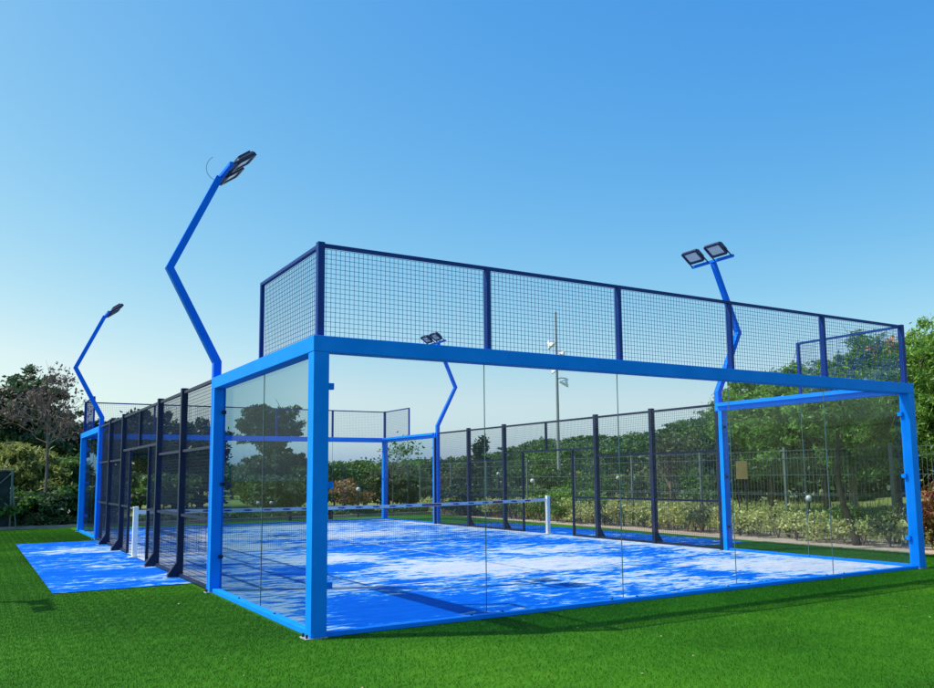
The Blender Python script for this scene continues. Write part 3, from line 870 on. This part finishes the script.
# bare, twiggy trees
def bare_tree(x, y, h, spread, label, seed, fork, n_main=9, leaves_n=0, trunk=.05, leafmat='leaf_dry', name='bare_tree', group=None, mat='twig'):
    r = np.random.default_rng(seed)
    root = empty(name, (x, y, 0)); tag(root, label, 'tree', group)
    m = MB(); tips = []
    m.tube([(0, 0, -.1), (.03, .02, fork * .6), (0, 0, fork), (.05, 0, fork + (h - fork) * .45)], [trunk, trunk * .85, trunk * .7, trunk * .3], 7)
    def grow(p, d, L, rad, dep):
        q = p + d * L
        mid = (p + q) / 2 + Vector(r.normal(size=3)) * L * .06
        m.tube([p, mid, q], [rad, rad * .8, rad * .55], 5 if dep > 1 else 4, cap=False)
        if dep == 0: tips.append(q); return
        for _ in range(3 if dep > 1 else 4):
            nd = (d + Vector(r.normal(size=3)) * .48 + Vector((0, 0, .10))).normalized()
            st = p.lerp(q, r.uniform(.45, 1.0))
            grow(st, nd, L * r.uniform(.55, .85), rad * .55, dep - 1)
    for k in range(n_main):
        a = 6.283 * k / n_main + r.uniform(-.3, .3)
        zz = fork * r.uniform(.75, 1.0) + (h - fork) * .35 * (k / n_main)
        el = r.uniform(.5, 1.3)
        d = Vector((math.cos(a) * math.cos(el), math.sin(a) * math.cos(el), math.sin(el)))
        grow(Vector((0, 0, zz)), d, spread * .55, trunk * .4, 3)
    ob = m.build('trunk', M[mat], root)
    if leaves_n:
        T = np.array([tuple(t) for t in tips]); c = T[r.integers(0, len(T), leaves_n)] + r.normal(size=(leaves_n, 3)) * .12
        V, F = leaves(c, .085, 1.6, 0, 0, r)
        link('crown', np_mesh('crown', V, F), M[leafmat], root)
x, y = spot(47, 31.5)
bare_tree(x, y, 5.7, 1.55, 'dry twiggy tree with a thin bare trunk in front of the dark left tree', 81, 3.2, 13, 800, .055)
x, y = spot(668, 27)
bare_tree(x, y, 3.6, 1.25, 'bare pale branched tree behind the right mesh fence', 82, 1.0, 12, 1200, .05, 'leaf_dull')
x, y = spot(392, 33)
bare_tree(x, y, 3.0, 1.2, 'sparse leafy sapling seen above the far glass corner', 83, 1.4, 7, 420, .03, 'leaf', 'sapling')

# trees behind the left mesh fence and far end
specs = [
 (112, 46, 4.9, 1.15, 1.3, 'leaf_dark', 'small dark tree behind the far left floodlight post'),
 (128, 48, 5.4, 1.3, 1.9, 'leaf_dark', 'pointed dark tree above the mesh fence at the left'),
 (152, 50, 5.0, 1.4, 1.9, 'leaf_dark', 'dark tree second behind the left mesh fence'),
 (176, 47, 5.45, 1.6, 2.3, 'leaf_dark', 'rounded dark tree behind the left mesh fence gateway'),
 (202, 49, 5.0, 1.5, 2.1, 'leaf_dark', 'dark tree behind the near left blue post'),
 (213, 52, 4.4, .6, 1.7, 'leaf_dark', 'dark tree left of the large round one behind the glass'),
]
for i, (px, d, h, rx, rz, mt, lab) in enumerate(specs):
    x, y = spot(px, d)
    tree(x, y, h, rx, rz, lab, 'tree', 'dark trees behind the left mesh fence', mt, 7500, .14, 'dark_bark', .14, 8, .2, 90 + i, name='dark_tree')
x, y = spot(268, 40)
tree(x, y, 5.2, 1.45, 1.35, 'large round dark pine behind the left glass panel', 'pine tree', None, 'leaf_dark', 15000, .10, 'dark_bark', .18, 9, .16, 97, name='pine_tree')
x, y = spot(270, 39)
tree(x, y, 3.4, 1.25, 1.4, 'dull green bushy tree under the large round pine', 'tree', None, 'leaf_dull', 8000, .10, 'dark_bark', .12, 8, .2, 98)
x, y = spot(293, 41)
tree(x, y, 2.95, .95, .9, 'small dark tree right of the round pine', 'tree', None, 'leaf_dark', 5000, .10, 'dark_bark', .1, 7, .2, 99, name='dark_tree')
# leafy row behind the far end of the court
GM = 'leafy green trees in the row behind the far end'
lbl = ['leafy tree just right of the round pine', 'leafy tree behind the near corner post', 'leafy tree left of the far corner', 'leafy tree with pale foliage behind the far glass', 'leafy tree behind the far right glass corner', 'leafy tree right of the far glass corner', 'leafy tree behind the farthest floodlight post', 'leafy tree left of the pointed dark tree', 'leafy tree between the net and the fence', 'low leafy tree at the left end of the row', 'low leafy tree under the round pine']
for i, (px, d, h) in enumerate(((300, 38, 2.3), (322, 42, 2.35), (343, 40, 2.4), (364, 42, 2.45), (388, 40, 2.35), (410, 41, 2.45), (432, 42, 2.5), (455, 40, 2.3), (505, 40, 2.0), (268, 36, 1.8), (284, 35, 1.9))):
    x, y = spot(px, d)
    tree(x, y, h, 1.15, h * .48, lbl[i], 'tree', GM, ('leaf', 'leaf_dull', 'wood_leaf')[i % 3], 5200, .10, 'dark_bark', .08, 7, .24, 120 + i)
x, y = spot(349, 34)
shrub(x, y, 1.45, 1.3, 'leaf_rust', 'rusty brown shrub behind the far glass wall', None, 140, 2200, .07, name='rusty_shrub')
x, y = spot(479, 36)
tree(x, y, 3.5, .62, 1.6, 'dark pointed tree behind the right mesh fence', 'tree', None, 'leaf_dark', 6500, .09, 'dark_bark', .07, 8, .24, 141, name='pointed_tree', lobes=8) if False else None
def cone_tree(x, y, h, w, label, seed):
    r = np.random.default_rng(seed); root = empty('pointed_tree', (x, y, 0)); tag(root, label, 'tree')
    bl = []
    for k in range(9):
        z = .5 + (h - .7) * k / 8; q = w * (1 - .78 * k / 8)
        bl.append((r.uniform(-.25, .25) * w, r.uniform(-.2, .2) * w, z, q, q, .42))
    P = crown_points(bl, 7500, .30, .3, r); V, F = leaves(P, .085, 1.9, 0, 0, r)
    link('crown', np_mesh('crown', V, F), M['leaf_dark'], root)
    MB().tube([(0, 0, -.1), (0, 0, h * .95)], [.08, .015], 7).build('trunk', M['dark_bark'], root)
cone_tree(x, y, 3.35, .75, 'dark pointed tree behind the right mesh fence', 142)
# bushes behind the hedge, right of the light pole (in front of the wooded hill)
GN = 'bushes at the foot of the wooded hill'
for i, (px, d, h, mt) in enumerate(((520, 34, 1.35, 'leaf'), (548, 33, 1.15, 'leaf_bright'), (575, 31, 1.2, 'leaf_bright'), (603, 40, 1.6, 'leaf'), (628, 42, 1.6, 'leaf_dull'), (650, 33, 1.5, 'leaf_dull'), (690, 34, 1.9, 'leaf'), (712, 31, 1.8, 'leaf'), (466, 33, 1.3, 'leaf_dark'), (492, 34, 1.4, 'leaf_dark'), (536, 44, 1.75, 'leaf_dark'), (560, 46, 1.8, 'leaf_dark'), (584, 44, 1.8, 'leaf'), (606, 47, 1.9, 'leaf_dark'), (640, 45, 2.0, 'leaf'), (668, 44, 2.1, 'leaf_dark'), (700, 44, 2.2, 'leaf'))):
    x, y = spot(px, d)
    tree(x, y, h, 1.35, h * .55, 'rounded bush standing between the wire fence and the wooded hill', 'bush', GN, mt, 3200, .085, 'dark_bark', .05, 6, .25, 160 + i, name='round_bush')

GU = 'low dark bushes closing the row behind the far end'
for i, px in enumerate((96, 119, 142, 165, 188, 198, 272, 292, 312, 334, 357, 380, 403, 426, 449, 472, 495, 518)):
    x, y = spot(px, 42 + (i % 3) * 2.2)
    tree(x, y, 1.9 + .3 * (i % 2), 1.5, 1.05, ('low dark bush' if i % 3 else 'low mid green bush') + ' under the row of trees behind the far end', 'bush', GU, 'leaf_dark' if i % 3 else 'leaf', 3000, .12, 'dark_bark', .05, 6, .26, 220 + i, name='low_bush')

# wooded hill: one mass of crowns
def wood():
    r = np.random.default_rng(400)
    VV, FF, off = [], [], 0
    TR = MB()
    cnt = 0
    a = 17.0
    top_px = [(17, 6.2), (24, 6.0), (30, 6.5), (60, 6.6), (75, 6.5)]
    for row, (d0, dd) in enumerate(((60, 5), (70, 6), (80, 7), (92, 8), (105, 9), (119, 10), (134, 11))):
        a = 12.0 + r.uniform(0, 2)
        while a < 68:
            if row == 0 and (a < 36 or a > 66): a += 2; continue
            d = d0 + r.uniform(-.5, .5) * dd
            x = CAMP.x + math.sin(R(a)) * d; y = CAMP.y + math.cos(R(a)) * d
            z = hill_h(x, y)
            w = r.uniform(1.6, 2.6)
            h = min(5.4, (skyline(a, d) - z) * r.uniform(.80, 1.04))
            if h < 1.2: a += 1; continue
            bl = rblobs(0, h * .58, w, h * .42, 5, r)
            n = int(3600 * (60 / d) ** .6)
            P = crown_points(bl, n, .24, .45, r) + np.array([x, y, z])
            V, F = leaves(P, .135 * (d / 60) ** .55, 1.5, 0, 0, r)
            VV.append(V); FF.append(F + off); off += len(V)
            TR.tube([(x, y, z - .3), (x, y, z + h * .5)], [.18, .09], 5)
            a += math.degrees(w * 1.35 / d) * r.uniform(.85, 1.2); cnt += 1
    o = link('distant_wood', np_mesh('distant_wood', np.concatenate(VV), np.concatenate(FF)), M['wood_leaf'])
    tag(o, 'dense green wood covering the low hill on the horizon', 'wood', kind='stuff')
    t = TR.build('woodland_trunks', M['dark_bark']); tag(t, 'dark trunks under the canopy of the distant wood', 'wood', kind='stuff')
    print('wood crowns', cnt)
wood()

# ------------------------------------------------------------------ tall light pole with four floodlights
def tall_pole():
    x, y = spot(557.5, 54)
    root = empty('tall_light_pole', (x, y, 0)); tag(root, 'tall pale grey light pole with white bell floodlights beyond the court', 'light pole')
    MB().tube([(0, 0, -.1), (0, 0, 6), (0, 0, 12.1)], [.12, .095, .065], 12).build('pole', M['mast'], root)
    rz = -bearing(557.5)
    c, s = math.cos(rz), math.sin(rz)
    for (u, w, z, tx, scl) in ((-.42, .25, 10.05, -.7, 1.0), (.45, -.3, 9.35, .5, .75), (-.25, -.3, 8.2, -.6, .6), (.55, .2, 7.55, .55, 1.05)):
        ax, ay = u * c - w * s, u * s + w * c
        m = MB()
        m.lathe([(0, .22), (.09, .20), (.11, .06), (.14, .02), (.30, -.16), (.33, -.24), (.30, -.23), (.02, -.02)], (0, 0, 0), 18)
        q = Matrix.Rotation(tx * 1.0, 4, Vector((-s * 0 - math.sin(rz + math.pi / 2) * 0 + math.cos(rz + math.pi / 2), math.sin(rz + math.pi / 2), 0)))
        m.v = [tuple(q @ (Vector(v) * scl)) for v in m.v]
        m.v = [(v[0] + ax, v[1] + ay, v[2] + z) for v in m.v]
        h = m.build('floodlight', M['white'], root, smooth=True)
        MB().tube([(0, 0, z + .12), (ax * .5, ay * .5, z + .22), (ax, ay, z + .18 * scl)], .04, 6).build('arm', M['galv'], root)
tall_pole()

# globe lamps
def globe(px, d, zc, rad, label, pole=True):
    x, y = spot(px, d)
    root = empty('globe_lamp', (x, y, 0)); tag(root, label, 'garden lamp', 'white globe lamps among the bushes')
    prof = [(rad * math.sin(math.pi * i / 10), zc - rad * math.cos(math.pi * i / 10)) for i in range(11)]
    MB().lathe(prof, (0, 0, 0), 14).build('globe', M['opal'], root, smooth=True)
    MB().tube([(0, 0, -.05), (0, 0, zc - rad * .8)], .03, 8).build('post', M['timber'], root)
    MB().lathe([(.001, zc - rad * .8), (rad * .45, zc - rad * .8), (rad * .45, zc - rad * 1.1), (.001, zc - rad * 1.1)], (0, 0, 0), 10).build('collar', M['timber'], root)
globe(531, 31, 1.30, .085, 'white globe lamp just left of the white net post top')
globe(497, 33, 1.58, .07, 'small white globe lamp right of the dark pointed tree')
globe(616, 30.5, 1.38, .075, 'left one of two white globe lamps close together in the fence middle')
globe(631, 30.5, 1.36, .085, 'right one of two white globe lamps close together in the fence middle')
globe(804, 20.5, .92, .075, 'white globe lamp low under the feathery trees')
globe(259, 33, .58, .07, 'left one of two low white globes under the round pine')
globe(272, 33, .58, .07, 'right one of two low white globes under the round pine')
globe(358, 32.5, 1.05, .08, 'white globe lamp below the rusty shrub')

# ------------------------------------------------------------------ far buildings, pillar, bench
def house():
    x, y = spot(238, 88)
    root = empty('ochre_house', (x, y, 0), -bearing(238)); tag(root, 'yellow ochre house seen between dark trees through the left glass', 'house')
    W, D, Z = .75, 2, 1.95
    box_part('wall', (-W, W, 0, D * 2, 0, Z), M['ochre'], root)
    rf = MB(); rf.v += [(-W - .2, -.2, Z + .002), (W + .2, -.2, Z + .002), (W + .2, D * 2 + .2, Z + .002), (-W - .2, D * 2 + .2, Z + .002), (-W * .2, D, Z + .3), (W * .2, D, Z + .3)]
    rf.f += [(0, 1, 5, 4), (1, 2, 5), (2, 3, 4, 5), (3, 0, 4), (3, 2, 1, 0)]
    rf.build('roof', M['roof'], root)
    for (u, z) in ((-.4, .15), (.25, .15), (-.4, .75), (.25, .75), (-.4, 1.35), (.25, 1.35)):
        f = box_part('window', (u - .17, u + .17, -.03, -.002, z, z + .42), M['timber'], root)
        box_part('pane', (u - .13, u + .13, -.045, -.032, z + .04, z + .38), M['dark_glass'], f)
house()
def board():
    x, y = spot(739, 21.5)
    root = empty('notice_board', (x, y, 0), -bearing(739)); tag(root, 'small plain ochre board on posts behind the fence, right of the blue post', 'board')
    box_part('panel', (-.13, .13, 0, .03, 1.36, 1.80), M['ochre'], root, .004)
    for u in (-.09, .09): box_part('post', (u - .015, u + .015, .031, .06, 0, 1.78), M['timber'], root)
board()
def pillar():
    x, y = spot(849, 25.0)
    root = empty('gate_pillar', (x, y, 0), -bearing(849)); tag(root, 'pale concrete pillar behind the wire fence above the leaning trunk', 'pillar')
    box_part('shaft', (-.10, .10, 0, .2, -.05, 1.72), M['concrete'], root, .006)
    box_part('cap', (-.115, .115, -.015, .215, 1.721, 1.77), M['concrete'], root, .006)
pillar()
def bench():
    root = empty('low_bench', (7.75, 21.5, 0), R(-6)); tag(root, 'dark low bench on the turf behind the far glass wall', 'bench')
    box_part('seat', (-.95, .95, -.19, .19, .40, .45), M['timber'], root, .006)
    for x in (-.75, .75): box_part('leg', (x - .05, x + .05, -.16, .16, 0, .399), M['timber'], root, .006)
    box_part('stretcher', (-.699, .699, -.02, .02, .16, .22), M['timber'], root)
bench()

# grassy bank beyond the fence on the right
def bank():
    vs, fs = [], []
    n = 26; mm = 9
    for j in range(n):
        y = -12 + j * 1.3
        for i in range(mm):
            x = 15.2 + i * 1.6
            t = i / (mm - 1)
            z = .80 * math.sin(min(1, t * 1.6) * math.pi / 2) * math.sin(math.pi * j / (n - 1)) ** .5 + .05 * math.sin(x * 2 + y) - .05
            if i == 0: z = -.05
            if i == mm - 1: z = -.2
            vs.append((x, y, z))
    for j in range(n - 1):
        for i in range(mm - 1):
            a = j * mm + i; fs.append((a, a + 1, a + 1 + mm, a + mm))
    me = bpy.data.meshes.new('grassy_bank'); me.from_pydata(vs, [], fs); me.polygons.foreach_set('use_smooth', [True] * len(me.polygons))
    tag(link('grassy_bank', me, M['ground']), kind='structure')
bank()
# dry grass tufts on bank and beds
def tufts():
    r = np.random.default_rng(9); n = 16000
    X = np.r_[r.uniform(13.9, 19, n), r.uniform(-6, 13, n // 2)]; Y = np.r_[r.uniform(-3, 24, n), r.uniform(23.0, 30, n // 2)]
    Z = np.where(X > 15.2, .80 * np.sin(np.minimum(1, (X - 15.2) / 12.8 * 1.6) * np.pi / 2), 0.0) * (np.arange(len(X)) < n)
    h = r.uniform(.06, .26, len(X)); w = .012
    a = r.uniform(0, 6.28, len(X)); b = r.normal(size=(len(X), 2)) * .06
    V = np.empty((len(X), 4, 3))
    V[:, 0] = np.c_[X - np.cos(a) * w, Y - np.sin(a) * w, Z - .05]; V[:, 1] = np.c_[X + np.cos(a) * w, Y + np.sin(a) * w, Z - .05]
    V[:, 2] = np.c_[X + b[:, 0] + .002, Y + b[:, 1], Z + h]; V[:, 3] = np.c_[X + b[:, 0] - .002, Y + b[:, 1], Z + h]
    o = link('dry_grass', np_mesh('dry_grass', V.reshape(-1, 3), np.arange(len(X) * 4).reshape(-1, 4)), M['leaf_hedge'])
    tag(o, 'dry yellowish grass tufts among the shrubs and on the bank', 'grass', kind='stuff')
tufts()

def litter():
    r = np.random.default_rng(12); n = 240
    X = r.uniform(-6, 11.5, n); Y = r.uniform(-4.8, 4.5, n)
    k = ~((X > -.1) & (Y > -.1)); X, Y = X[k], Y[k]
    V, F = leaves(np.c_[X, Y, np.full(len(X), .016)], .013, 1.8, .9, 0, r)
    tag(link('leaf_litter', np_mesh('leaf_litter', V, F), M['straw']), 'tiny dry leaf scraps scattered over the green turf', 'litter', kind='stuff')
M['straw'] = leafy('straw', ((.25, .20, .10), (.42, .36, .20), (.5, .45, .3)), .8, .1, 1.0)
litter()

# ------------------------------------------------------------------ light and sky
sun_dir = Vector((1.972, -1.024, -2.906)).normalized()   # the way the light travels
to_sun = -sun_dir
elev = math.asin(to_sun.z)
az = math.atan2(to_sun.x, to_sun.y)
sd = bpy.data.lights.new('sun', 'SUN'); sd.energy = 5.0; sd.angle = R(.5); sd.color = (1, .965, .90)
so = bpy.data.objects.new('sun', sd); COL.objects.link(so)
so.rotation_euler = sun_dir.to_track_quat('-Z', 'Y').to_euler(); so.location = (-20, 10, 30)
w = bpy.data.worlds.new('World'); sc.world = w; w.use_nodes = True
nt = w.node_tree; nt.nodes.clear()
wo = nt.nodes.new('ShaderNodeOutputWorld'); bg = nt.nodes.new('ShaderNodeBackground')
sky = nt.nodes.new('ShaderNodeTexSky'); sky.sky_type = 'NISHITA'; sky.sun_disc = False
sky.sun_elevation = elev; sky.sun_rotation = az % (2 * math.pi)
sky.air_density = 1.0; sky.dust_density = 1.4; sky.ozone_density = 1.6; sky.altitude = 0
sep = nt.nodes.new('ShaderNodeSeparateColor'); cmb = nt.nodes.new('ShaderNodeCombineColor')
nt.links.new(sky.outputs[0], sep.inputs[0])
# clear-air colour response of the sky: channel = (a * (k*raw)^p) / k
for i, (a, p) in enumerate(((3.9, 2.0), (1.62, 1.05), (1.02, .27))):
    m0 = nt.nodes.new('ShaderNodeMath'); m0.operation = 'MULTIPLY'; m0.inputs[1].default_value = .12
    m1 = nt.nodes.new('ShaderNodeMath'); m1.operation = 'POWER'; m1.inputs[1].default_value = p
    m2 = nt.nodes.new('ShaderNodeMath'); m2.operation = 'MULTIPLY'; m2.inputs[1].default_value = a / .12
    nt.links.new(sep.outputs[i], m0.inputs[0]); nt.links.new(m0.outputs[0], m1.inputs[0]); nt.links.new(m1.outputs[0], m2.inputs[0])
    grade = globals().setdefault('GR', []); grade.append(m2)
    if i: nt.links.new(m2.outputs[0], cmb.inputs[i])
cap = nt.nodes.new('ShaderNodeMath'); cap.operation = 'MULTIPLY'; cap.inputs[1].default_value = .80
lo = nt.nodes.new('ShaderNodeMath'); lo.operation = 'MINIMUM'
nt.links.new(GR[1].outputs[0], cap.inputs[0]); nt.links.new(cap.outputs[0], lo.inputs[0]); nt.links.new(GR[0].outputs[0], lo.inputs[1])
nt.links.new(lo.outputs[0], cmb.inputs[0])
nt.links.new(cmb.outputs[0], bg.inputs['Color'])
bg.inputs['Strength'].default_value = .12
nt.links.new(bg.outputs[0], wo.inputs['Surface'])

# ------------------------------------------------------------------ camera
yaw, pitch, roll, f0, ppx, ppy = .5511, .1127, -.0112, 834.76, 16.63, 37.09
fw = Vector((math.sin(yaw) * math.cos(pitch), math.cos(yaw) * math.cos(pitch), math.sin(pitch)))
rt = Vector((math.cos(yaw), -math.sin(yaw), 0)); up = rt.cross(fw)
rt2 = rt * math.cos(roll) + up * math.sin(roll); up2 = -rt * math.sin(roll) + up * math.cos(roll)
cd = bpy.data.cameras.new('camera'); co = bpy.data.objects.new('camera', cd); COL.objects.link(co)
mw = Matrix((rt2, up2, -fw)).transposed().to_4x4(); mw.translation = CAMP
co.matrix_world = mw
cd.sensor_width = 36; cd.lens = f0 * 36 / 934
cd.shift_x = -ppx / 934; cd.shift_y = ppy / 934
cd.clip_start = .05; cd.clip_end = 2000
sc.camera = co

# ------------------------------------------------------------------ render settings
sc.view_settings.view_transform = 'Standard'; sc.view_settings.look = 'None'
sc.view_settings.exposure = 0.0; sc.view_settings.gamma = 1.0
sc.view_settings.use_curve_mapping = False
sc.cycles.use_denoising = True
sc.cycles.max_bounces = 10; sc.cycles.transparent_max_bounces = 48; sc.cycles.glossy_bounces = 4
sc.cycles.transmission_bounces = 6; sc.cycles.diffuse_bounces = 3
sc.cycles.sample_clamp_indirect = 6.0
sc.cycles.caustics_reflective = False; sc.cycles.caustics_refractive = False
